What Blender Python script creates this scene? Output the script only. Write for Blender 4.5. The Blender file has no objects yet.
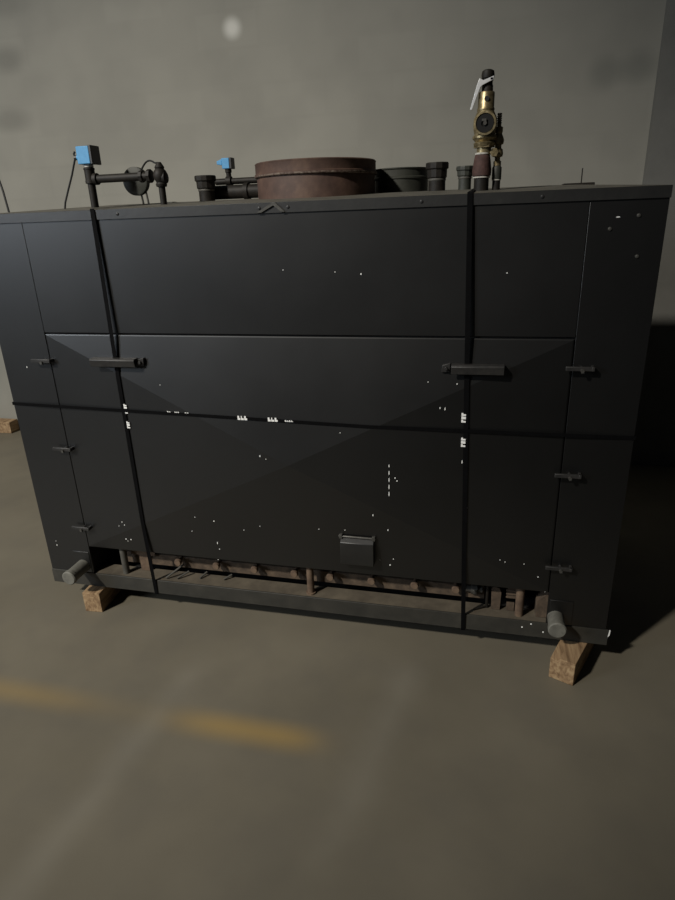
import bpy, math, random
from mathutils import Vector, Matrix
random.seed(4)
PI = math.pi
scn = bpy.context.scene
col = scn.collection
Z0 = 0.10            # the cabinet stands on timber blocks 10 cm high; heights below are measured from its underside

# ------------------------------------------------------------------ camera, world, lights, exposure
CAM = Vector((1.9118, -2.0723, 1.5587 + Z0))
RIGHT = Vector((0.97211, 0.23190, -0.03496)); UP = Vector((-0.05176, 0.35754, 0.93246)); BACK = Vector((0.22874, -0.90465, 0.35958))
F = 611.0
cd = bpy.data.cameras.new('camera'); cam = bpy.data.objects.new('camera', cd); col.objects.link(cam)
cd.sensor_fit = 'VERTICAL'; cd.sensor_height = 36.0; cd.lens = 36.0 * F / 900.0
cd.clip_start = 0.05
cam.matrix_world = Matrix(((RIGHT.x, UP.x, BACK.x, CAM.x), (RIGHT.y, UP.y, BACK.y, CAM.y), (RIGHT.z, UP.z, BACK.z, CAM.z), (0, 0, 0, 1)))
scn.camera = cam

w = bpy.data.worlds.new('world'); scn.world = w; w.use_nodes = True
w.node_tree.nodes['Background'].inputs[0].default_value = (0.80, 0.88, 1.0, 1)
w.node_tree.nodes['Background'].inputs[1].default_value = 0.010

def area(name, loc, target, size, power, color):
    ld = bpy.data.lights.new(name, 'AREA'); ld.shape = 'DISK'; ld.size = size; ld.energy = power; ld.color = color
    o = bpy.data.objects.new(name, ld); col.objects.link(o); o.location = loc
    d = Vector(target) - Vector(loc); o.rotation_euler = d.to_track_quat('-Z', 'Y').to_euler()
    return o
sl = bpy.data.lights.new('hall_lamp', 'SPOT'); sl.energy = 6800; sl.color = (1.0, 0.945, 0.85); sl.shadow_soft_size = 0.35
sl.spot_size = math.radians(37); sl.spot_blend = 1.0
so = bpy.data.objects.new('hall_lamp', sl); col.objects.link(so); so.location = (-4.6, -8.0, 9.0)
so.rotation_euler = (Vector((-0.2, 0.7, 0.6)) - so.location).to_track_quat('-Z', 'Y').to_euler()
area('cool_sheen_fill', (-4.4, -4.8, 3.2), (0.4, 0.5, 1.4), 2.0, 150, (0.78, 0.88, 1.0))  # unseen cool area light, added to lift the sheen at the cabinet's upper left

scn.view_settings.view_transform = 'Standard'; scn.view_settings.look = 'None'
scn.view_settings.gamma = 1.0; scn.view_settings.use_curve_mapping = False
scn.view_settings.exposure = 0.0

# ------------------------------------------------------------------ materials
class NT:
    def __init__(s, name):
        s.m = bpy.data.materials.new(name); s.m.use_nodes = True
        s.t = s.m.node_tree; s.b = s.t.nodes['Principled BSDF']
        s._c = None
    def n(s, typ, **k):
        nd = s.t.nodes.new(typ)
        for a, v in k.items(): setattr(nd, a, v)
        return nd
    def l(s, a, b): s.t.links.new(a, b)
    def coord(s):
        if s._c is None: s._c = s.n('ShaderNodeTexCoord').outputs['Object']
        return s._c
    def noise(s, scale, detail=4, rough=0.55, vec=None, dist=0.0):
        nd = s.n('ShaderNodeTexNoise'); nd.inputs['Scale'].default_value = scale
        nd.inputs['Detail'].default_value = detail; nd.inputs['Roughness'].default_value = rough
        nd.inputs['Distortion'].default_value = dist
        s.l(vec if vec is not None else s.coord(), nd.inputs['Vector']); return nd.outputs['Fac']
    def ramp(s, fac, stops):
        nd = s.n('ShaderNodeValToRGB'); r = nd.color_ramp
        while len(r.elements) < len(stops): r.elements.new(0.5)
        for e, (p, c) in zip(r.elements, stops):
            e.position = p; e.color = (c[0], c[1], c[2], 1) if isinstance(c, (tuple, list)) else (c, c, c, 1)
        s.l(fac, nd.inputs[0]); return nd.outputs[0]
    def math(s, op, a, b=None, c=None):
        nd = s.n('ShaderNodeMath', operation=op)
        for i, v in enumerate((a, b, c)):
            if v is None: continue
            if isinstance(v, (int, float)): nd.inputs[i].default_value = v
            else: s.l(v, nd.inputs[i])
        return nd.outputs[0]
    def smooth(s, v, a, b):     # 0 below a, 1 above b
        nd = s.n('ShaderNodeMapRange', interpolation_type='SMOOTHSTEP')
        s.l(v, nd.inputs['Value']); nd.inputs['From Min'].default_value = a; nd.inputs['From Max'].default_value = b
        return nd.outputs[0]
    def mix(s, fac, a, b, blend='MIX'):
        nd = s.n('ShaderNodeMix', data_type='RGBA', blend_type=blend)
        for i, v in ((0, fac), (6, a), (7, b)):
            if isinstance(v, (int, float)): nd.inputs[i].default_value = v
            elif isinstance(v, tuple): nd.inputs[i].default_value = (v[0], v[1], v[2], 1)
            else: s.l(v, nd.inputs[i])
        return nd.outputs[2]
    def set(s, col=None, rough=None, metal=None, spec=None):
        for k, v in (('Base Color', col), ('Roughness', rough), ('Metallic', metal), ('Specular IOR Level', spec)):
            if v is None: continue
            if isinstance(v, tuple): s.b.inputs[k].default_value = (v[0], v[1], v[2], 1)
            elif isinstance(v, (int, float)): s.b.inputs[k].default_value = v
            else: s.l(v, s.b.inputs[k])
    def bump(s, h, strength, dist=0.01):
        nd = s.n('ShaderNodeBump'); nd.inputs['Strength'].default_value = strength; nd.inputs['Distance'].default_value = dist
        s.l(h, nd.inputs['Height']); s.l(nd.outputs[0], s.b.inputs['Normal'])

def mottled(name, stops, scale=8, rough=0.6, metal=0.0, spec=0.5, bump=0.15, bscale=60, bd=0.002):
    k = NT(name); k.set(k.ramp(k.noise(scale, 6, 0.65), stops), rough, metal, spec)
    if bump: k.bump(k.noise(bscale, 4), bump, bd)
    return k.m

M = {}
k = NT('satin_black_sheet'); n1 = k.noise(3.0, 5, 0.6)
c = k.ramp(n1, [(0.3, (0.0016, 0.0016, 0.0015)), (0.7, (0.0026, 0.0025, 0.0023))])
k.set(c, k.ramp(k.noise(2.2, 5), [(0.3, 0.39), (0.7, 0.44)]), 0.0, 0.8); k.bump(k.noise(260, 3), 0.05, 0.0006); M['sheet'] = k.m
M['edge'] = mottled('worn_black_flange', [(0.35, (0.009, 0.009, 0.009)), (0.62, (0.014, 0.014, 0.013)), (0.8, (0.03, 0.029, 0.026))], 14, 0.45, spec=0.7)
M['lid'] = mottled('dusty_black_lid', [(0.3, (0.07, 0.065, 0.053)), (0.7, (0.14, 0.13, 0.105))], 9, 0.6)
M['inside'] = mottled('near_black_inside', [(0.3, (0.004, 0.004, 0.004)), (0.7, (0.010, 0.009, 0.008))], 6, 0.9, bump=0)  # even near-black for the cabinet interior and the outlet disc
M['strap'] = mottled('black_strapping', [(0.3, (0.0015, 0.0015, 0.0017)), (0.7, (0.0028, 0.0028, 0.0032))], 40, 0.75, spec=0.08, bump=0)
M['print'] = mottled('white_print', [(0.3, (0.78, 0.78, 0.75)), (0.7, (0.92, 0.92, 0.90))], 200, 0.6, bump=0)
M['black_metal'] = mottled('black_fitting', [(0.3, (0.014, 0.014, 0.014)), (0.7, (0.032, 0.03, 0.028))], 40, 0.45)
M['pin'] = mottled('dull_steel', [(0.3, (0.06, 0.058, 0.05)), (0.7, (0.13, 0.125, 0.115))], 60, 0.45, 0.5)
M['frame'] = mottled('frame_channel', [(0.3, (0.020, 0.0195, 0.016)), (0.6, (0.034, 0.032, 0.026)), (0.8, (0.055, 0.05, 0.04))], 12, 0.6)
M['ledge'] = mottled('dusty_ledge', [(0.25, (0.045, 0.036, 0.025)), (0.55, (0.095, 0.078, 0.055)), (0.8, (0.14, 0.115, 0.08))], 9, 0.85)
M['rusty'] = mottled('rusty_iron', [(0.25, (0.05, 0.032, 0.022)), (0.5, (0.115, 0.075, 0.048)), (0.75, (0.20, 0.14, 0.09))], 22, 0.85, bump=0.4)
M['rust_collar'] = mottled('rust_brown_collar', [(0.25, (0.038, 0.020, 0.014)), (0.5, (0.070, 0.038, 0.027)), (0.75, (0.115, 0.068, 0.045))], 14, 0.7, bump=0.4, bscale=40)
M['collar_seam'] = mottled('flaking_seam', [(0.42, (0.055, 0.030, 0.022)), (0.60, (0.17, 0.13, 0.10)), (0.75, (0.32, 0.28, 0.24))], 70, 0.75, bump=0.4, bscale=60)
M['rust_red'] = mottled('red_rust_coupling', [(0.3, (0.032, 0.014, 0.011)), (0.7, (0.085, 0.042, 0.034))], 50, 0.8, bump=0.4, bscale=120)
M['iron'] = mottled('black_iron_pipe', [(0.3, (0.006, 0.0055, 0.0045)), (0.7, (0.020, 0.016, 0.012))], 30, 0.6, spec=0.3, bump=0.3)
M['dark_collar'] = mottled('dark_steel_collar', [(0.3, (0.022, 0.024, 0.019)), (0.7, (0.045, 0.047, 0.038))], 20, 0.6)
M['grey_iron'] = mottled('grey_iron_pipe', [(0.3, (0.045, 0.043, 0.036)), (0.7, (0.09, 0.085, 0.072))], 30, 0.6, bump=0.3)
M['skid'] = mottled('dull_grey_skid_pipe', [(0.3, (0.09, 0.088, 0.075)), (0.7, (0.17, 0.165, 0.14))], 25, 0.7, bump=0.4)
M['rust_dark'] = mottled('dark_rusty_iron', [(0.25, (0.03, 0.022, 0.015)), (0.5, (0.075, 0.052, 0.034)), (0.75, (0.14, 0.10, 0.065))], 30, 0.85, bump=0.4)
M['brass'] = mottled('tarnished_brass', [(0.3, (0.13, 0.098, 0.05)), (0.5, (0.30, 0.24, 0.13)), (0.75, (0.55, 0.47, 0.29))], 60, 0.42, 0.75, bump=0.3, bscale=90)
M['steel'] = mottled('bright_steel', [(0.3, (0.6, 0.6, 0.6)), (0.7, (0.8, 0.8, 0.8))], 60, 0.4, 0.3, bump=0)
M['tape'] = mottled('thread_tape', [(0.3, (0.30, 0.28, 0.24)), (0.7, (0.62, 0.6, 0.55))], 90, 0.7, bump=0)
M['blue'] = mottled('blue_switch_cover', [(0.3, (0.06, 0.25, 0.48)), (0.7, (0.085, 0.31, 0.56))], 60, 0.5, bump=0)
M['cable'] = mottled('black_cable', [(0.3, (0.012, 0.012, 0.012)), (0.7, (0.02, 0.02, 0.02))], 30, 0.5, bump=0)

def wood(name, a, b, c_):
    k = NT(name); mp = k.n('ShaderNodeMapping'); k.l(k.coord(), mp.inputs[0]); mp.inputs['Scale'].default_value = (60, 6, 45)
    g = k.noise(1.0, 6, 0.6, mp.outputs[0], 0.6)
    cc = k.ramp(g, [(0.3, a), (0.5, b), (0.72, c_)])
    k.set(cc, 0.8, 0, 0.3); k.bump(g, 0.4, 0.002); return k.m
M['wood'] = wood('rough_pine', (0.12, 0.070, 0.035), (0.27, 0.175, 0.095), (0.42, 0.30, 0.17))

# wall of grey blockwork, painted over long ago: faint courses and a few soot smudges and one pale soft spot
k = NT('grey_block_wall'); co = k.coord()
sep = k.n('ShaderNodeSeparateXYZ'); k.l(co, sep.inputs[0]); X, Y, Z = sep.outputs
cmb = k.n('ShaderNodeCombineXYZ'); k.l(X, cmb.inputs[0]); k.l(Z, cmb.inputs[1])
br = k.n('ShaderNodeTexBrick'); k.l(cmb.outputs[0], br.inputs['Vector'])
br.inputs['Scale'].default_value = 1.0; br.inputs['Brick Width'].default_value = 0.42; br.inputs['Row Height'].default_value = 0.205
br.inputs['Mortar Size'].default_value = 0.02; br.inputs['Mortar Smooth'].default_value = 1.0
br.inputs['Color1'].default_value = (0.90, 0.90, 0.90, 1); br.inputs['Color2'].default_value = (1, 1, 1, 1); br.inputs['Mortar'].default_value = (0.93, 0.93, 0.93, 1)
base = k.ramp(k.noise(0.9, 3, 0.5), [(0.3, (0.235, 0.228, 0.197)), (0.7, (0.30, 0.288, 0.248))])
base = k.mix(0.55, base, br.outputs['Color'], 'MULTIPLY')
base = k.mix(k.math('MULTIPLY', k.smooth(k.noise(3.5, 2, 0.4), 0.42, 0.72), 0.22), base, (0.17, 0.165, 0.145))
def blob(x0, z0, rx, rz):
    dx = k.math('DIVIDE', k.math('SUBTRACT', X, x0), rx); dz = k.math('DIVIDE', k.math('SUBTRACT', Z, z0), rz)
    r = k.math('SQRT', k.math('ADD', k.math('MULTIPLY', dx, dx), k.math('MULTIPLY', dz, dz)))
    return k.math('SUBTRACT', 1.0, k.smooth(r, 0.15, 1.0))
for x0, z0, rx, rz, f_, cc in ((-1.43, 2.74, .22, .12, .5, (0.13, .127, .11)), (-1.50, 2.37, .25, .12, .5, (0.13, .127, .11)), (-1.36, 3.05, .3, .10, .3, (0.13, .127, .11)),
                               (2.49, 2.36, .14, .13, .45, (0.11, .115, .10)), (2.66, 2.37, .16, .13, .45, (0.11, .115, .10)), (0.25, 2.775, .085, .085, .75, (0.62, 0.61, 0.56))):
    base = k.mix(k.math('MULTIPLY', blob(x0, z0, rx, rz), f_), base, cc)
k.set(base, 0.85, 0, 0.3); M['wall'] = k.m
M['wall_strip'] = mottled('dark_grey_strip', [(0.3, (0.13, 0.128, 0.115)), (0.7, (0.17, 0.165, 0.148))], 3, 0.8, bump=0)

# worn concrete floor with a faded yellow line and two pale soft stripes
k = NT('worn_concrete'); co = k.coord()
sep = k.n('ShaderNodeSeparateXYZ'); k.l(co, sep.inputs[0]); X, Y, Z = sep.outputs
base = k.ramp(k.noise(1.3, 5, 0.55), [(0.3, (0.122, 0.108, 0.079)), (0.7, (0.163, 0.145, 0.108))])
base = k.mix(k.math('MULTIPLY', k.smooth(k.noise(4.0, 3, 0.5), 0.4, 0.75), 0.30), base, (0.10, 0.091, 0.074))
def band(v, c0, half, soft):
    d = k.math('ABSOLUTE', k.math('SUBTRACT', v, c0)); return k.math('SUBTRACT', 1.0, k.smooth(d, half - soft, half + soft))
def span(v, a, b, soft): return k.math('MULTIPLY', k.smooth(v, a - soft, a + soft), k.math('SUBTRACT', 1.0, k.smooth(v, b - soft, b + soft)))
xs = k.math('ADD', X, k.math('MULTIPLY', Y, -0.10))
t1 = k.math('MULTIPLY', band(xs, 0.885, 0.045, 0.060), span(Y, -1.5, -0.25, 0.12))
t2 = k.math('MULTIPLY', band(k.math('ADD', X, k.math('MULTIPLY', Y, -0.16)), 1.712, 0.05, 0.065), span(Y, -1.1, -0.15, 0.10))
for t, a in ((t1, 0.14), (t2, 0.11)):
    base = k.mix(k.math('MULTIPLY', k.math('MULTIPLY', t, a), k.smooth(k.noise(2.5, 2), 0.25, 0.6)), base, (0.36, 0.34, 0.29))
wear = k.smooth(k.noise(2.1, 3, 0.5), 0.38, 0.62)
yl = k.math('MULTIPLY', band(Y, -0.575, 0.043, 0.048), k.math('SUBTRACT', 1.0, k.smooth(X, 1.34, 1.56)))
fade = k.math('ADD', k.math('MULTIPLY', band(X, 1.18, 0.24, 0.15), 0.42), k.math('ADD', 0.05, k.math('MULTIPLY', band(X, 0.20, 0.30, 0.25), 0.22)))
base = k.mix(k.math('MULTIPLY', yl, fade), base, (0.40, 0.255, 0.06))
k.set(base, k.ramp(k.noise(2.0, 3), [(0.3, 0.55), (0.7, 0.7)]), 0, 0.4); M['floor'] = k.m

# ------------------------------------------------------------------ mesh helpers
class MB:
    def __init__(s): s.v = []; s.f = []
    def add(s, vs, fs):
        b = len(s.v); s.v += [Vector(p) for p in vs]; s.f += [tuple(b + i for i in f) for f in fs]; return s
    def box(s, x0, x1, y0, y1, z0, z1):
        return s.add([(x, y, z) for z in (z0, z1) for y in (y0, y1) for x in (x0, x1)],
                     [(0, 2, 3, 1), (4, 5, 7, 6), (0, 1, 5, 4), (2, 6, 7, 3), (0, 4, 6, 2), (1, 3, 7, 5)])
    def lathe(s, prof, o, ax=(0, 0, 1), n=32, ref=None):
        """prof: list of (radius, height) along axis ax from o; closed with end caps"""
        ax = Vector(ax).normalized(); o = Vector(o)
        u = Vector(ref) if ref else (Vector((1, 0, 0)) if abs(ax.x) < .8 else Vector((0, 1, 0)))
        u = (u - ax * u.dot(ax)).normalized(); v = ax.cross(u)
        vs = []; fs = []
        for r, h in prof:
            for i in range(n):
                a = 2 * PI * i / n; vs.append(o + ax * h + (u * math.cos(a) + v * math.sin(a)) * r)
        for j in range(len(prof) - 1):
            for i in range(n):
                a, b = j * n + i, j * n + (i + 1) % n; fs.append((a, b, b + n, a + n))
        fs.append(tuple(range(n - 1, -1, -1))); fs.append(tuple((len(prof) - 1) * n + i for i in range(n)))
        return s.add(vs, fs)
    def cyl(s, p0, p1, r, n=20, r1=None):
        p0 = Vector(p0); p1 = Vector(p1); return s.lathe([(r, 0), (r if r1 is None else r1, (p1 - p0).length)], p0, p1 - p0, n)
    def tube(s, pts, r, n=10):
        pts = [Vector(p) for p in pts]; vs = []; fs = []; u = None
        for i, p in enumerate(pts):
            t = (pts[min(i + 1, len(pts) - 1)] - pts[max(i - 1, 0)]).normalized()
            if u is None: u = t.orthogonal().normalized()
            u = (u - t * u.dot(t)).normalized(); v = t.cross(u)
            for j in range(n):
                a = 2 * PI * j / n; vs.append(p + (u * math.cos(a) + v * math.sin(a)) * r)
        for i in range(len(pts) - 1):
            for j in range(n):
                a, b = i * n + j, i * n + (j + 1) % n; fs.append((a, b, b + n, a + n))
        fs.append(tuple(range(n - 1, -1, -1))); fs.append(tuple((len(pts) - 1) * n + i for i in range(n)))
        return s.add(vs, fs)
    def prism(s, pts, d):
        """closed polygon pts extruded by vector d"""
        n = len(pts); d = Vector(d); vs = [Vector(p) for p in pts] + [Vector(p) + d for p in pts]
        fs = [tuple(range(n - 1, -1, -1)), tuple(range(n, 2 * n))] + [(i, (i + 1) % n, (i + 1) % n + n, i + n) for i in range(n)]
        return s.add(vs, fs)
    def sphere(s, c, r, n=16, sc=(1, 1, 1)):
        c = Vector(c); vs = []; fs = []; m = n // 2
        for j in range(m + 1):
            th = PI * j / m
            for i in range(n):
                a = 2 * PI * i / n; vs.append(c + Vector((r * sc[0] * math.sin(th) * math.cos(a), r * sc[1] * math.sin(th) * math.sin(a), r * sc[2] * math.cos(th))))
        for j in range(m):
            for i in range(n):
                a, b = j * n + i, j * n + (i + 1) % n; fs.append((a, a + n, b + n, b))
        return s.add(vs, fs)

WORLD = {}
def obj(name, mb, mat, parent=None, bevel=0.0, smooth=True, dz=Z0):
    """one mesh object; its origin sits at the middle of its underside"""
    xs = [v.x for v in mb.v]; ys = [v.y for v in mb.v]; zs = [v.z for v in mb.v]
    o3 = Vector(((min(xs) + max(xs)) / 2, (min(ys) + max(ys)) / 2, min(zs)))
    me = bpy.data.meshes.new(name); me.from_pydata([v - o3 for v in mb.v], [], mb.f)
    import bmesh
    bm = bmesh.new(); bm.from_mesh(me); bmesh.ops.remove_doubles(bm, verts=bm.verts, dist=1e-6)
    bmesh.ops.recalc_face_normals(bm, faces=bm.faces); bm.to_mesh(me); bm.free(); me.update()
    me.materials.append(M[mat])
    if smooth: me.shade_smooth()
    if smooth: me.set_sharp_from_angle(angle=math.radians(35))
    o = bpy.data.objects.new(name, me); col.objects.link(o)
    wl = o3 + Vector((0, 0, dz)); WORLD[o.name] = wl
    if parent: o.parent = parent; o.location = wl - WORLD[parent.name]
    else: o.location = wl
    if bevel:
        b = o.modifiers.new('bevel', 'BEVEL'); b.width = bevel; b.segments = 2; b.limit_method = 'ANGLE'; b.angle_limit = math.radians(35)
    return o
def tag(o, label, cat, group=None):
    o['label'] = label; o['category'] = cat
    if group: o['group'] = group
    return o
def thing(name, loc, label, cat, group=None):
    o = bpy.data.objects.new(name, None); col.objects.link(o); o.empty_display_size = 0.1
    o.location = loc; WORLD[o.name] = Vector(loc); return tag(o, label, cat, group)
def struct(name, mb, mat):
    me = bpy.data.meshes.new(name); me.from_pydata(mb.v, [], mb.f); me.materials.append(M[mat])
    o = bpy.data.objects.new(name, me); col.objects.link(o); o['kind'] = 'structure'; return o

# ------------------------------------------------------------------ the hall
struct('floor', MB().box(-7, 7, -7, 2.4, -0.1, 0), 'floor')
struct('wall_back', MB().box(-7, 7, 2.2, 2.4, 0, 5.0), 'wall')
struct('trim_1', MB().box(2.76, 3.15, 2.12, 2.2, 0, 5.0), 'wall_strip')  # upright strip on the back wall, darker grey than the blockwork

# ------------------------------------------------------------------ the boiler cabinet
W, D = 2.40, 1.20
boiler = thing('boiler_cabinet', (1.2, 0.6, Z0), 'large black sheet-metal boiler cabinet with cross-creased front door and piping on top', 'boiler')
def part(name, mb, mat, parent=None, **k): return obj(name, mb, mat, parent or boiler, **k)

# hollow body: upper box, lower sides and back, open slot along the front foot
body = MB()
body.box(0.004, W - .004, 0.006, D, 0.203, 1.57)
body.box(0.004, 0.21, 0.006, D, 0.066, 0.205)
body.box(2.195, W - .004, 0.006, D, 0.066, 0.205)
body.box(0.21, 2.195, 0.34, D, 0.066, 0.205)
part('body', body, 'inside')
part('corner_panel', MB().box(-.002, 0.218, -.002, .006, 0.068, 1.571), 'sheet', bevel=.001)
part('corner_panel', MB().box(2.187, W + .002, -.002, .006, 0.068, 1.571), 'sheet', bevel=.001)
part('upper_panel', MB().box(0.2195, 2.1855, -.002, .006, 1.166, 1.571), 'sheet', bevel=.001)
for x0, x1 in ((-.003, .004), (W - .004, W + .003)): part('side_panel', MB().box(x0, x1, 0.006, D, 0.068, 1.571), 'sheet')
part('back_panel', MB().box(-.002, W + .002, D, D + .006, 0.068, 1.571), 'sheet')
# door, folded outwards along both diagonals
dx0, dx1, dz0, dz1, ph = 0.2225, 2.1825, 0.208, 1.1595, 0.050
d = MB(); A = [(dx0, -.003, dz0), (dx1, -.003, dz0), (dx1, -.003, dz1), (dx0, -.003, dz1)]; e = .004
I = [(dx0 + e, -.004, dz0 + e), (dx1 - e, -.004, dz0 + e), (dx1 - e, -.004, dz1 - e), (dx0 + e, -.004, dz1 - e)]
B = [(x, .006, z) for x, y, z in A]; cx, cz = 1.205, 0.681
d.add(A + I + [(cx, -.004 - ph, cz)] + B, [(0, 1, 5, 4), (1, 2, 6, 5), (2, 3, 7, 6), (3, 0, 4, 7), (4, 5, 8), (5, 6, 8), (6, 7, 8), (7, 4, 8),
      (9, 10, 1, 0), (10, 11, 2, 1), (11, 12, 3, 2), (12, 9, 0, 3), (12, 11, 10, 9)])
door = part('door', d, 'sheet', smooth=False)
def door_y(x, z):      # how far the folded door stands out at (x, z)
    u = abs(x - cx) / ((cx - dx0) if x < cx else (dx1 - cx)); v = abs(z - cz) / ((cz - dz0) if z < cz else (dz1 - cz))
    t = max(u, v); return -.003 if t >= 1 else -.004 - ph * (1 - t)

def pull(x0, x1, z, flip):
    """folded-angle pull bar on two bolts"""
    y = door_y((x0 + x1) / 2, z)
    m = MB().prism([(x0, y - .030, z - .016), (x0, y - .036, z + .010), (x0, y - .030, z + .016), (x0, y - .004, z + .016), (x0, y - .004, z + .010), (x0, y - .026, z + .008), (x0, y - .024, z - .016)], (x1 - x0, 0, 0))
    xa, xb = (x1 - .035, x1) if not flip else (x0, x0 + .04)
    m.box(x0 + .004, x0 + .020, y - .024, y + .004, z - .008, z + .008); m.box(x1 - .020, x1 - .004, y - .024, y + .004, z - .008, z + .008)
    h = part('door_handle', m, 'black_metal', door, bevel=.0015)
    bx = x1 + .013 if not flip else x0 - .018
    by = door_y(bx, z)
    lug = MB().prism([(bx - .016, by + .002, z - .013), (bx + .012, by + .002, z - .013), (bx + .014, by + .002, z + .017), (bx - .012, by + .002, z + .010)], (0, -.014, 0))
    lug.cyl((bx, by - .010, z), (bx, by - .022, z), .006, 10)
    part('handle_lug', lug, 'black_metal', door, bevel=.001)
pull(0.430, 0.622, 1.060, False); pull(1.80, 1.972, 1.062, True)

def latch(x0, x1, z):
    m = MB().box(x0, x1, -.030, -.020, z - .006, z + .008)
    xm = (x0 + x1) / 2 + .006
    m.cyl((xm, -.002, z), (xm, -.022, z), .006, 12); m.box(x1 - .010, x1 - .001, -.031, -.002, z - .006, z + .008)
    l = part('latch', m, 'black_metal', bevel=.0015)
    q = MB().cyl((xm, -.028, z - .004), (xm, -.037, z - .004), .006, 10); q.box(xm - .003, xm + .006, -.035, -.030, z - .012, z - .004)
    part('latch_pin', q, 'pin', l)
for x0, x1, z in ((.150, .238, 1.044), (.163, .250, .669), (.172, .260, .297), (2.163, 2.252, 1.056), (2.162, 2.250, .681), (2.163, 2.256, .313)): latch(x0, x1, z + .012)

# small hinged sight cover
py = door_y(1.45, .32)
sc_ = part('inspection_cover', MB().prism([(1.395, py + .004, .268), (1.395, py - .026, .268), (1.395, py - .030, .275), (1.395, py - .030, .366), (1.395, py - .012, .380), (1.395, py + .004, .380)], (.132, 0, 0)), 'edge', door, bevel=.002)
hg = MB().cyl((1.388, py - .014, .386), (1.534, py - .014, .386), .0045, 10)
for x in (1.390, 1.520): hg.box(x, x + .012, py - .020, py + .002, .378, .395)
part('hinge_rod', hg, 'pin', sc_, bevel=.0008)

# lid: shallow hipped sheet with a folded skirt
o_, oy, zr, ze = .004, .007, 1.634, 1.604
lid = MB()
c4 = [(-o_, -oy, ze), (W + o_, -oy, ze), (W + o_, D + oy, ze), (-o_, D + oy, ze)]
lid.add(c4 + [(.22, .6, zr), (2.18, .6, zr)], [(0, 1, 5, 4), (1, 2, 5), (2, 3, 4, 5), (3, 0, 4), (3, 2, 1, 0)])
lo = part('lid', lid, 'lid', smooth=False)
sk = MB()
for x0, x1, y0, y1 in ((-o_, W + o_, -oy, -oy + .004), (-o_, W + o_, D + oy - .004, D + oy), (-o_, -o_ + .001, -oy + .004, D + oy - .004), (W + o_ - .001, W + o_, -oy + .004, D + oy - .004)):
    sk.box(x0, x1, y0, y1, 1.5705, ze - .0002)
lsk = part('lid_skirt', sk, 'edge', bevel=.0015)
def lid_z(x, y):
    return min(ze + (zr - ze) * min(y + oy, D + oy - y) / .607, ze + (zr - ze) * min((x + o_) / .224, (W + o_ - x) / .224))
for x in (.108, .622, 1.152, 1.252, 1.69, 2.05):
    part('screw', MB().lathe([(.006, 0), (.005, .003), (.002, .004)], (x, -oy + .001, 1.587), (0, -1, 0), 10), 'cable', lsk)
part('lid_tab', MB().prism([(1.145, -.0065, 1.573), (1.200, -.0065, 1.603), (1.210, -.0065, 1.603), (1.242, -.0065, 1.573), (1.230, -.0065, 1.573), (1.203, -.0065, 1.594), (1.160, -.0065, 1.573)], (0, -.006, 0)), 'pin', lsk)
for x, z in ((2.325, 1.525), (2.335, 1.41), (2.25, 1.49)):
    part('screw', MB().lathe([(.006, 0), (.005, .003), (.002, .004)], (x, -.002, z), (0, -1, 0), 10), 'pin')

# base frame
fr = MB()
fr.box(-.003, W + .012, -.006, .002, 0, .068); fr.box(-.003, W + .012, .002, .07, 0, .008)
fr.box(-.003, .05, .07, D + .006, 0, .062); fr.box(W - .05, W + .003, .07, D + .006, 0, .062); fr.box(.05, W - .05, D - .06, D + .006, 0, .062)
part('base_frame', fr, 'frame', bevel=.0015)
part('front_ledge', MB().box(.215, 2.19, .0025, .085, .060, .0665), 'ledge', bevel=.001)
part('bottom_tray', MB().box(.05, W - .05, .09, .34, .004, .012), 'inside')
for x0, x1, x2 in ((.125, .212, 0), (2.195, 2.278, 0)):
    part('pipe_plate', MB().box(x0, x1, -.005, -.002, .072, .176), 'sheet', bevel=.001)
# skid pipes
def skid(x, z, tip):
    m = MB().lathe([(.030, 0), (.030, tip - .018), (.033, tip - .016), (.033, tip), (.029, tip + .004)], (x, .004, z), (0, -1, 0), 28)
    s_ = part('pipe_stub', m, 'skid')
skid(.175, .105, .118); skid(2.219, .100, .088)

# burner gear in the slot under the door
rail = part('burner_manifold', MB().box(.33, 1.955, .075, .090, .094, .150), 'rust_dark', bevel=.003)
for x in (.625, .808, .985, 1.165, 1.322, 1.497, 1.674, 1.838):
    z = .152 + .006 * (x - .6)
    m = MB().lathe([(.008, 0), (.008, .026), (.015, .027), (.017, .038), (.014, .046), (.007, .047)], (x + .004, .077, z - .008), (0, -1, 0), 14)
    part('burner_knob', m, 'rusty', rail)
part('support_post', MB().cyl((1.242, .030, .066), (1.242, .030, .206), .015, 18).cyl((1.242, .030, .066), (1.242, .030, .074), .021, 18), 'rusty')
part('support_post', MB().cyl((.367, .030, .066), (.367, .030, .206), .015, 18), 'grey_iron')
part('support_post', MB().cyl((2.088, .034, .066), (2.088, .034, .206), .016, 18), 'rusty')
part('bracket', MB().prism([(.385, .06, .195), (.505, .06, .195), (.505, .06, .150), (.468, .06, .146), (.468, .06, .068), (.425, .06, .068), (.425, .06, .146), (.385, .06, .150)], (0, .006, 0)), 'rusty', bevel=.001)
part('bracket', MB().prism([(1.982, .05, .068), (2.016, .05, .068), (2.018, .05, .15), (2.010, .05, .168), (1.995, .05, .172), (1.980, .05, .165)], (0, .008, 0)), 'rust_dark', bevel=.001)
part('bracket', MB().prism([(2.150, .03, .068), (2.192, .03, .068), (2.192, .03, .185), (2.150, .03, .140)], (0, .05, 0)), 'rust_dark', bevel=.001)
g = MB().box(2.04, 2.075, .052, .060, .125, .185)
for i in range(4): g.box(2.036 , 2.079, .046, .052, .130 + i * .015, .137 + i * .015)
g.box(2.04, 2.07, .052, .060, .068, .105)
part('vent_grille', g, 'rust_dark', bevel=.0008)
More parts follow.
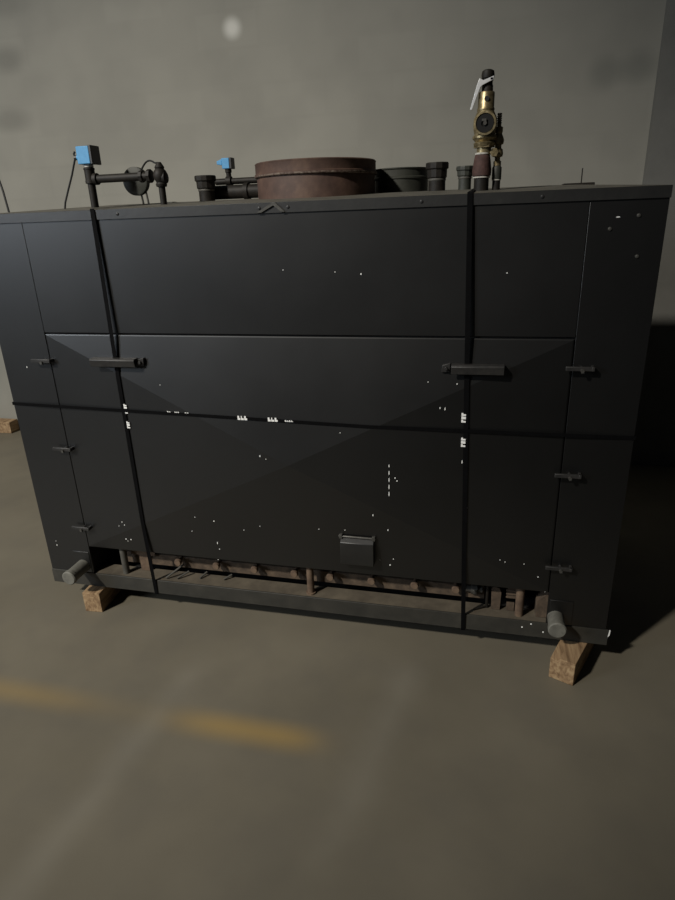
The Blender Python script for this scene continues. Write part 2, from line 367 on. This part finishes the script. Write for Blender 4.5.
part('drop_rod', MB().cyl((1.965, .06, .068), (1.965, .06, .2), .006, 10).cyl((1.915, .03, .071), (1.965, .06, .074), .004, 8), 'iron')
v_ = MB(); v_.lathe([(.013, 0), (.013, .02), (.020, .022), (.020, .045), (.012, .047), (.012, .065)], (1.880, .07, .140), (1, 0, 0), 12); v_.cyl((1.915, .07, .140), (1.915, .045, .140), .008, 10)
part('gas_cock', v_, 'pin')
for a, b in (((.64, .065, .118), (.575, .012, .073)), ((.665, .060, .088), (.625, .020, .072)), ((.745, .075, .084), (.725, .04, .072)), ((.865, .075, .084), (.835, .05, .072))):
    part('slant_rod', MB().tube([a, b], .0045, 8), 'grey_iron')  # thin grey rods slanting down to the ledge
# paint flecks and scratches in the black sheet
fl = MB()
def at(px, py_, Y):      # a point of the photograph carried onto the plane y = Y
    dr = RIGHT * ((px - 337.5) / F) + UP * (-(py_ - 450) / F) - BACK
    p = CAM + dr * ((Y - CAM.y) / dr.y); return p.x, p.z - Z0
def fleck(px, py_, w_, h_, slant=0):
    x, z = at(px, py_, -.01); Y = (door_y(x, z) if dx0 < x < dx1 and dz0 < z < dz1 else -.002)
    x, z = at(px, py_, Y); Y = (door_y(x, z) if dx0 < x < dx1 and dz0 < z < dz1 else -.002) - .0006
    a, b = max(w_, .0034) / 2, max(h_, .0034) / 2
    pts = [(x - a, Y, z - b * .3), (x - a * .2, Y, z - b), (x + a, Y, z - b * .4), (x + a * .7 + slant, Y, z + b), (x - a * .5 + slant, Y, z + b * .8)]
    fl.prism(pts, (0, .0012, 0))
for q in ((389, 466, .002, .012), (389, 473, .002, .018), (389, 480, .002, .018), (389, 487, .0024, .020), (389, 494, .0024, .020), (395, 478, .005, .005), (397, 481, .005, .005), (467, 508, .005, .006),
          (390, 565, .006, .006), (393.5, 559, .004, .004), (373, 515, .002, .010), (335, 272, .002, .003), (361, 274, .005, .006), (283, 270, .003, .003), (214, 521, .006, .005), (218, 560, .003, .003),
          (260, 456, .004, .008), (266, 459, .003, .003), (122, 522, .003, .007), (124.5, 525, .005, .004), (119, 526, .003, .003), (126, 539, .007, .005), (131, 539.5, .005, .007), (128, 541, .004, .003), (57, 545, .004, .008),
          (56, 541, .002, .003), (192, 531, .003, .003), (217.5, 543, .003, .012), (219.5, 549, .002, .006), (244, 530, .003, .003), (260, 526, .003, .003), (319, 529, .003, .004), (345, 530, .004, .003),
          (195, 517, .003, .003), (340, 433, .003, .003), (160, 385, .003, .003), (445, 409, .002, .012), (457, 384, .003, .006), (428, 382, .003, .003), (462, 462, .003, .014), (618, 217, .012, .003), (507, 273, .004, .004),
          (388, 530, .002, .008), (440, 408, .002, .008), (500, 560, .003, .003), (505, 562, .002, .004), (524, 564, .002, .002), (27, 367, .002, .008), (545, 592, .003, .003), (538, 577, .002, .006), (380, 590 - 30, .003, .003)):
    fleck(*q)
p_ = part('paint_fleck', fl, 'print', smooth=False); p_['kind'] = 'stuff'
ff = MB()
for px, q_ in ((522, 627), (531, 624), (543, 632)):
    x, z = at(px, q_, -.006); ff.prism([(x - .003, -.0068, z - .003), (x + .003, -.0068, z - .002), (x + .002, -.0068, z + .003), (x - .002, -.0068, z + .003)], (0, .001, 0))
x, z = at(609, 634, -.012); ff.prism([(x - .002, -.0068, z - .020), (x + .004, -.0068, z - .010), (x + .005, -.0068, z + .012), (x + .001, -.0068, z + .014)], (0, .001, 0))
p_ = part('frame_fleck', ff, 'print', smooth=False); p_['kind'] = 'stuff'

# ---- fittings on the lid
def base_z(x, y): return lid_z(x, y) - .012
# big rusty flue collar
x, y = 1.188, .60; zb = 1.602
fc = part('flue_collar', MB().lathe([(.243, 0), (.243, .112), (.2425, .113)], (x, y, zb), n=72), 'rust_collar')
part('collar_band', MB().lathe([(.247, 0), (.251, .004), (.251, .010), (.2475, .013), (.2475, .044), (.249, .048), (.245, .052), (.230, .053)], (x, y, zb + .106), n=72), 'rust_collar', fc)
part('seam_bead', MB().lathe([(.2485, 0), (.2525, .003), (.2525, .008), (.2485, .011)], (x, y, zb + .104), n=72), 'collar_seam', fc)
# dark collar behind it
x, y = 1.51, .82
dc = part('vent_collar', MB().lathe([(.118, 0), (.118, .075), (.122, .078), (.122, .084), (.117, .088), (.117, .112), (.121, .116), (.121, .120), (.112, .121)], (x, y, 1.612), n=48), 'dark_collar')
# capped pipe nipples
def nipple(x, y, zt, r, rc, hc, mat='iron'):
    zb = base_z(x, y)
    s_ = part('pipe_nipple', MB().lathe([(r, 0), (r, zt - hc - zb + .006)], (x, y, zb), n=24), mat)
    c_ = MB().lathe([(rc * .80, 0), (rc * .86, .004), (rc * .88, hc * .55), (rc * .98, hc * .6), (rc, hc * .64), (rc, hc - .004), (rc * .95, hc)], (x, y, zt - hc), n=12)
    part('pipe_cap', c_, mat, s_, smooth=False)
    part('thread_band', MB().lathe([(r + .001, 0), (r + .002, .002), (r + .002, .006), (r + .001, .008)], (x, y, zt - hc - .009), n=24), 'grey_iron', s_)
nipple(.716, .55, 1.731, .033, .045, .052)
nipple(1.689, .55, 1.732, .033, .044, .056)
nipple(1.796, .55, 1.714, .024, .034, .036, 'dark_collar')

# pressure safety valve
vx, vy = 1.868, .28; vz = lid_z(vx, vy) + .010
vb = MB().lathe([(.018, .100), (.024, .102), (.024, .122), (.031, .126), (.034, .130), (.036, .138), (.030, .141), (.034, .146), (.040, .152), (.040, .158), (.034, .164), (.037, .175), (.039, .190), (.038, .210), (.031, .225), (.0275, .232), (.0285, .236), (.0285, .240), (.0265, .243), (.0265, .285), (.025, .288), (.014, .289)], (vx, vy, vz), n=28)
vb.lathe([(.026, 0), (.031, .010), (.036, .036), (.036, .043), (.0295, .0435), (.0285, .010)], (vx, vy - .004, vz + .193), (0, -1, 0), 28)
vb.lathe([(.0345, .1485 - .0), (.0345, .1575)], (vx, vy, vz - .025), n=6)
valve = part('safety_valve', vb, 'brass')
part('outlet_bore', MB().lathe([(.0280, 0), (.0280, .0405), (.012, .0412), (.012, .036)], (vx, vy - .004, vz + .193), (0, -1, 0), 28), 'inside', valve)  # near-black disc: the shade of the outlet recess put into its colour
part('outlet_spindle', MB().cyl((vx, vy - .045, vz + .193), (vx, vy - .049, vz + .193), .006, 10).box(vx - .010, vx + .004, vy - .047, vy - .045, vz + .199, vz + .206), 'pin', valve)
part('bonnet_hole', MB().cyl((vx + .002, vy - .020, vz + .266), (vx + .002, vy - .028, vz + .266), .008, 14), 'cable', valve)  # dark disc painted for the shaded hole in the bonnet
part('valve_cap', MB().lathe([(.016, 0), (.018, .002), (.018, .020), (.016, .023), (.016, .040), (.020, .042), (.021, .052), (.019, .062), (.012, .066)], (vx + .002, vy, vz + .286), n=20), 'iron', valve)
lv = MB().prism([(vx + .022, vy - .026, vz + .330), (vx + .020, vy - .026, vz + .319), (vx - .014, vy - .026, vz + .305), (vx - .020, vy - .026, vz + .300), (vx - .044, vy - .026, vz + .236), (vx - .051, vy - .026, vz + .237), (vx - .031, vy - .026, vz + .308), (vx - .024, vy - .026, vz + .326), (vx - .012, vy - .026, vz + .319)], (0, .006, 0))
lv.box(vx + .010, vx + .020, vy - .026, vy, vz + .318, vz + .326)
part('lift_lever', lv, 'steel', valve, bevel=.001)
part('valve_coupling', MB().lathe([(.026, 0), (.031, .003), (.032, .020), (.028, .050), (.025, .066), (.022, .070)], (vx - .004, vy, vz + .034), n=24), 'rust_red', valve)
part('thread_tape', MB().lathe([(.0235, 0), (.026, .002), (.026, .006), (.022, .008)], (vx - .003, vy, vz + .101), n=24), 'tape', valve)
part('thread_tape', MB().lathe([(.024, 0), (.0285, .001), (.0285, .005), (.024, .006)], (vx - .004, vy, vz + .029), n=24), 'tape', valve)
part('valve_riser', MB().lathe([(.025, 0), (.025, .055)], (vx - .004, vy, vz - .022), n=24), 'iron', valve)
# small gauge cock beside it
gx, gy = 1.914, .30; gz = lid_z(gx, gy) + .008
gb = MB().lathe([(.010, .066), (.013, .068), (.013, .082), (.009, .084), (.009, .094), (.016, .096), (.018, .104), (.016, .118), (.011, .122), (.011, .132), (.017, .134), (.019, .146), (.014, .160), (.011, .166), (.013, .172), (.013, .186), (.007, .188), (.007, .200)], (gx, gy, gz), n=18)
gb.lathe([(.010, 0), (.010, .018), (.014, .019), (.014, .030)], (gx - .012, gy - .006, gz + .108), (0, -1, 0), 6)
cock = part('gauge_cock', gb, 'brass')
sp = MB()
for i in range(5): sp.lathe([(.006, 0), (.008, .002), (.008, .004), (.006, .006)], (gx, gy, gz + .196 + i * .0065), n=12)
part('cock_spring', sp, 'iron', cock)
part('cock_socket', MB().lathe([(.014, .022), (.016, .026), (.016, .062), (.012, .068)], (gx, gy, gz), n=18), 'dark_collar', cock)
part('cock_riser', MB().lathe([(.0135, -.020), (.0135, .026)], (gx, gy, gz), n=18), 'iron', cock)
part('thread_tape', MB().lathe([(.012, .021), (.0155, .022), (.0155, .025), (.012, .026)], (gx, gy, gz), n=18), 'tape', cock)

# pipe bridge with blue pressure switch, front left of the lid
px_, py2 = .335, .30
pr = MB()
pr.lathe([(.015, 0), (.015, .10), (.0215, .102), (.0215, .112), (.020, .114), (.020, .150), (.0215, .152), (.0215, .158), (.014, .160)], (px_, py2, base_z(px_, py2)), n=20)
pr.cyl((px_ + .01, py2, 1.724), (.60, py2, 1.724), .0155, 20)
pr.lathe([(.018, 0), (.022, .002), (.022, .016), (.018, .018)], (px_ + .016, py2, 1.724), (1, 0, 0), 18)
pr.lathe([(.018, 0), (.022, .001), (.022, .014), (.015, .016)], (.555, py2, 1.724), (1, 0, 0), 8)
pr.lathe([(.020, 0), (.025, .001), (.025, .014), (.016, .016)], (.590, py2, 1.724), (1, 0, 0), 8)
ex = .643
pr.lathe([(.013, 0), (.013, .075), (.020, .077), (.022, .085), (.018, .092), (.025, .104), (.028, .118), (.024, .132), (.017, .140), (.019, .146), (.013, .156), (.008, .164)], (ex, py2, base_z(ex, py2)), n=18)
pr.lathe([(.020, 0), (.022, .004), (.022, .018), (.014, .022)], (ex + .005, py2, 1.716), (1, 0, 0), 12)
bridge = part('pipe_bridge', pr, 'iron')
bx, bz = .338, 1.778
part('switch_neck', MB().lathe([(.016, -.012), (.019, -.010), (.019, -.003), (.015, .002)], (px_ , py2, bz), n=16), 'tape', bridge)
part('switch_box', MB().box(bx - .030, bx + .026, py2 - .028, py2 + .026, bz, bz + .064).cyl((bx - .030, py2 - .006, bz + .026), (bx - .042, py2 - .006, bz + .026), .011, 14), 'blue', bridge, bevel=.003)
part('switch_cover', MB().box(bx + .0265, bx + .039, py2 - .031, py2 + .029, bz - .002, bz + .066), 'black_metal', bridge, bevel=.003)
cb = [(bx - .050, py2 - .006, bz + .048), (bx - .056, py2 - .006, bz + .040), (bx - .052, py2 - .006, bz + .026), (bx - .060, py2 - .006, bz + .010), (bx - .085, py2, bz - .035), (bx - .112, py2, bz - .085), (bx - .138, py2, bz - .135), (bx - .150, py2, bz - .175)]
sw = MB().tube(cb, .0038, 8); sw.lathe([(.006, 0), (.009, .002), (.009, .014), (.006, .016)], (bx - .040, py2 - .006, bz + .026), (-1, 0, 0), 10); part('switch_cable', sw, 'cable', bridge)
# round gauge lying behind the bridge
gy_ = .42; gx_ = .468
gg = part('pressure_gauge', MB().lathe([(.050, 0), (.055, .003), (.055, .026), (.050, .030), (.020, .034)], (gx_ - .010, gy_, 1.716), (0, 1, 0), 36), 'dark_collar')
for x in (gx_ + .010, gx_ + .034): part('gauge_leg', MB().cyl((x, gy_ + .015, lid_z(x, gy_) - .01), (x - .008, gy_ + .015, 1.690), .0042, 8), 'grey_iron', gg)
arc = [(gx_ + .020 + .150 * q, gy_ - .12 * q, 1.745 + .038 * math.sin(min(1, q * 1.15) * PI * .78)) for q in [i / 12 for i in range(13)]]
part('capillary', MB().tube(arc, .0035, 8), 'cable', gg)
# lead hanging behind the far left of the lid
part('lead', MB().tube([(-.165, .35, 1.92), (-.138, .34, 1.80), (-.112, .33, 1.70), (-.095, .32, 1.60), (-.085, .32, 1.45)], .0042, 8), 'cable')

# second pipe run with a small blue switch, between the nipple and the rusty collar
r2 = MB()
r2.cyl((.70, .62, 1.665), (.96, .62, 1.665), .028, 20)
r2.cyl((.715, .66, 1.710), (.96, .66, 1.710), .013, 16)
r2.lathe([(.018, 0), (.021, .002), (.021, .024), (.018, .026)], (.765, .66, 1.710), (1, 0, 0), 16)
r2.lathe([(.011, 0), (.011, .034), (.014, .036), (.014, .050)], (.778, .66, 1.710), n=14)
r2.lathe([(.030, 0), (.035, .002), (.035, .022), (.030, .024)], (.86, .62, 1.665), (1, 0, 0), 16)
run = part('pipe_run', r2, 'iron')
part('thread_band', MB().lathe([(.012, 0), (.015, .002), (.015, .006), (.012, .008)], (.778, .66, 1.757), n=14), 'tape', run)
part('switch_box', MB().box(.758, .792, .640, .675, 1.760, 1.802).prism([(.758, .642, 1.773), (.734, .642, 1.778), (.734, .642, 1.791), (.758, .642, 1.799)], (0, .022, 0)), 'blue', run, bevel=.002)
part('switch_cover', MB().box(.7925, .804, .638, .677, 1.759, 1.803), 'black_metal', run, bevel=.002)
# little stem at the right end of the lid
s0 = part('stem', MB().cyl((2.23, .62, 1.63), (2.23, .62, 1.69), .0022, 8), 'iron')
part('stem_foot', MB().box(2.16, 2.27, .55, .63, 1.618, 1.637), 'iron', s0, bevel=.002)

# ------------------------------------------------------------------ packing straps and their printed marks
def strap_loop(name, pts, wid, axis, label, group, th=.0010):
    """flat band through pts (closed); wid along axis"""
    n = len(pts); a = Vector(axis) * wid / 2; P = [Vector(p) for p in pts]; vs = []; fs = []
    cen = sum(P, Vector()) / n
    for i, p in enumerate(P):
        t0 = (p - P[i - 1]); t1 = (P[(i + 1) % n] - p)
        n0 = t0.cross(Vector(axis)).normalized(); n1 = t1.cross(Vector(axis)).normalized(); nn = (n0 + n1).normalized()
        if nn.dot(p - cen) < 0: nn = -nn
        for s_, o_2 in ((-1, 0), (1, 0), (1, th), (-1, th)): vs.append(p + a * s_ + nn * o_2)
    for i in range(n):
        j = (i + 1) % n
        for q in range(4): fs.append((4 * i + q, 4 * i + (q + 1) % 4, 4 * j + (q + 1) % 4, 4 * j + q))
    m = MB().add(vs, fs); o = obj(name, m, 'strap'); return tag(o, label, 'strap', group)
VH = {}
def taut(ps):          # the outer hull a tensioned band takes over the folded door: ps = [(along, y)]
    out = []
    for p in ps:
        while len(out) > 1 and (out[-1][1] - out[-2][1]) * (p[0] - out[-2][0]) >= (p[1] - out[-2][1]) * (out[-1][0] - out[-2][0]): out.pop()
        out.append(p)
    return out
def vstrap(x, xb, label):
    Lz = lambda y: lid_z(x, y) + .0015
    xs_ = lambda z: xb + (x - xb) * min(1, z / 1.56)
    hull = taut([(-.0025, -.0085), (.06, -.0080)] + [(z / 100, min(door_y(xs_(z / 100) + e, z / 100) for e in (-.011, .011)) - .0035) for z in range(21, 116, 2)] + [(1.56, -.0095), (ze + .001, -.0095)])
    VH[x] = hull
    pts = [(xs_(z), y, z) for z, y in hull] + [ (x, -.007, ze + .0035),
           (x, .3, Lz(.3)), (x, .6, zr + .0015), (x, .9, Lz(.9)), (x, D + .008, ze + .0035), (x, D + .0095, ze - .01), (x, D + .012, .6), (xb, D + .0085, -.0025)]
    return strap_loop('packing_strap', pts, .0165, (1, 0, 0), label, 'black packing straps around the cabinet')
s1 = vstrap(.526, .527, 'black packing strap running vertically down the cabinet behind the left door handle')
s2 = vstrap(1.838, 1.878, 'black packing strap running vertically down the cabinet behind the right door handle')
hz = lambda x: .868 + (.829 - .868) * min(x, 1.85) / 1.85 + (0 if x < 1.85 else .006 * (x - 1.85) / .55) + .016 * max(0, 1 - abs(x - 1.15) / 1.0)
hp = [(x, y, hz(x)) for x, y in taut([(-.0055, -.0045)] + [(i / 50, min(door_y(i / 50, hz(i / 50) + e) for e in (-.010, .010)) - .0012) for i in range(12, 109)] + [(W + .0055, -.0045)])]
nh = len(hp)
hp += [(W + .0055, D + .0095, .85), (-.0055, D + .0095, .865)]
s3 = strap_loop('packing_strap', hp, .0125, (0, 0, 1), 'black packing strap wrapped level around the middle of the cabinet', 'black packing straps around the cabinet')
def on_strap(px, py_, w_, h_, parent, cols, vertical, Y):
    x, z = at(px, py_, Y); m = MB()
    if vertical:       # block characters stacked down the strap
        hh = h_ / cols
        for i in range(cols):
            zz = z + h_ / 2 - hh * i; m.box(x - w_ / 2, x - w_ * .08, Y - .0008, Y, zz - hh * .86, zz); m.box(x - w_ * .08, x + w_ * .5, Y - .0008, Y, zz - hh * .86, zz - hh * (.1 if i % 2 else .35))
    else:
        ww = w_ / cols
        for i in range(cols):
            xx = x - w_ / 2 + ww * i; m.box(xx, xx + ww * .84, Y - .0008, Y, z - h_ / 2, z - h_ * .05); m.box(xx, xx + ww * (.3 if i % 2 else .5), Y - .0008, Y, z - h_ * .05, z + h_ / 2)
    obj('print_mark', m, 'print', parent, smooth=False)
def vy_(x, z):         # front of a vertical strap
    H_ = VH[x]
    for (z0, y0), (z1, y1) in zip(H_, H_[1:]):
        if z0 <= z <= z1: return y0 + (y1 - y0) * (z - z0) / (z1 - z0) - .0012
for px, py_, w_, h_, n_, st, x_ in ((125.2, 406.5, .013, .020, 2, s1, .526), (126.6, 412.5, .012, .011, 1, s1, .526), (128.4, 425, .013, .030, 3, s1, .526), (463.6, 418, .015, .036, 3, s2, 1.838), (463.2, 442.5, .015, .036, 3, s2, 1.838)):
    Y = vy_(x_, .85)
    for _ in range(3): Y = vy_(x_, at(px, py_, Y)[1])
    on_strap(px, py_, w_, h_, st, n_, True, Y)
def hy(x):
    for (x0, y0, _), (x1, y1, _) in zip(hp, hp[1:nh]):
        if x0 <= x <= x1: return y0 + (y1 - y0) * (x - x0) / (x1 - x0) - .0012
    return -.03
for px, py_, w_, h_, c_ in ((242.6, 418, .040, .016, 3), (273.0, 419.6, .040, .015, 3), (289, 421, .032, .006, 4), (169, 411.6, .016, .004, 2), (177, 412.2, .02, .004, 3), (187, 412.8, .018, .003, 2)):
    x, _ = at(px, py_, -.025); on_strap(px, py_, w_, h_, s3, c_, False, hy(x))

# ------------------------------------------------------------------ timber blocks under the front corners
def timber(p0, p1, ln, lz, label, notch):
    """front edge p0-p1 on the floor, length ln away from it"""
    a = Vector((p0[0], p0[1], 0)); b = Vector((p1[0], p1[1], 0)); u = (b - a); v = Vector((-u.y, u.x, 0)).normalized() * ln
    m = MB()
    if notch:   # a piece split out of the top front edge
        q = [a, b, b + v, a + v]; top = [p + Vector((0, 0, lz)) for p in q]
        s_ = a + u * .0 + v * .0
        m.add([q[0], q[1], q[2], q[3], top[0] - Vector((0, 0, .010)), a + u * .28 + Vector((0, 0, lz - .018)), a + u * .40 + Vector((0, 0, lz - .002)), top[1], top[2], top[3],
               a + v * .30 + Vector((0, 0, lz)), a + v * .22 + u * .35 + Vector((0, 0, lz))],
              [(3, 2, 1, 0), (0, 1, 7, 6, 5, 4), (1, 2, 8, 7), (2, 3, 9, 8), (3, 0, 4, 10, 9), (6, 7, 8, 9, 10, 11), (4, 5, 6, 11, 10)])
    else: m.prism([a, b, b + v, a + v], (0, 0, lz))
    o = obj('timber_block', m, 'wood', bevel=.002, dz=0); return tag(o, label, 'timber block', 'timber blocks under the cabinet')
timber((2.203, -.102), (2.286, -.138), .30, Z0 - .001, 'rough pine block jutting out under the right front corner of the black cabinet', True)
timber((.185, -.066), (.268, -.060), .26, Z0 - .001, 'rough pine block under the left front corner of the black cabinet', False)
# an offcut of timber along the foot of the back wall
tag(obj('timber_plank', MB().box(-3.0, -2.02, 2.08, 2.18, 0, .10), 'wood', bevel=.003, dz=0), 'brown timber lying against the foot of the wall at far left', 'plank')
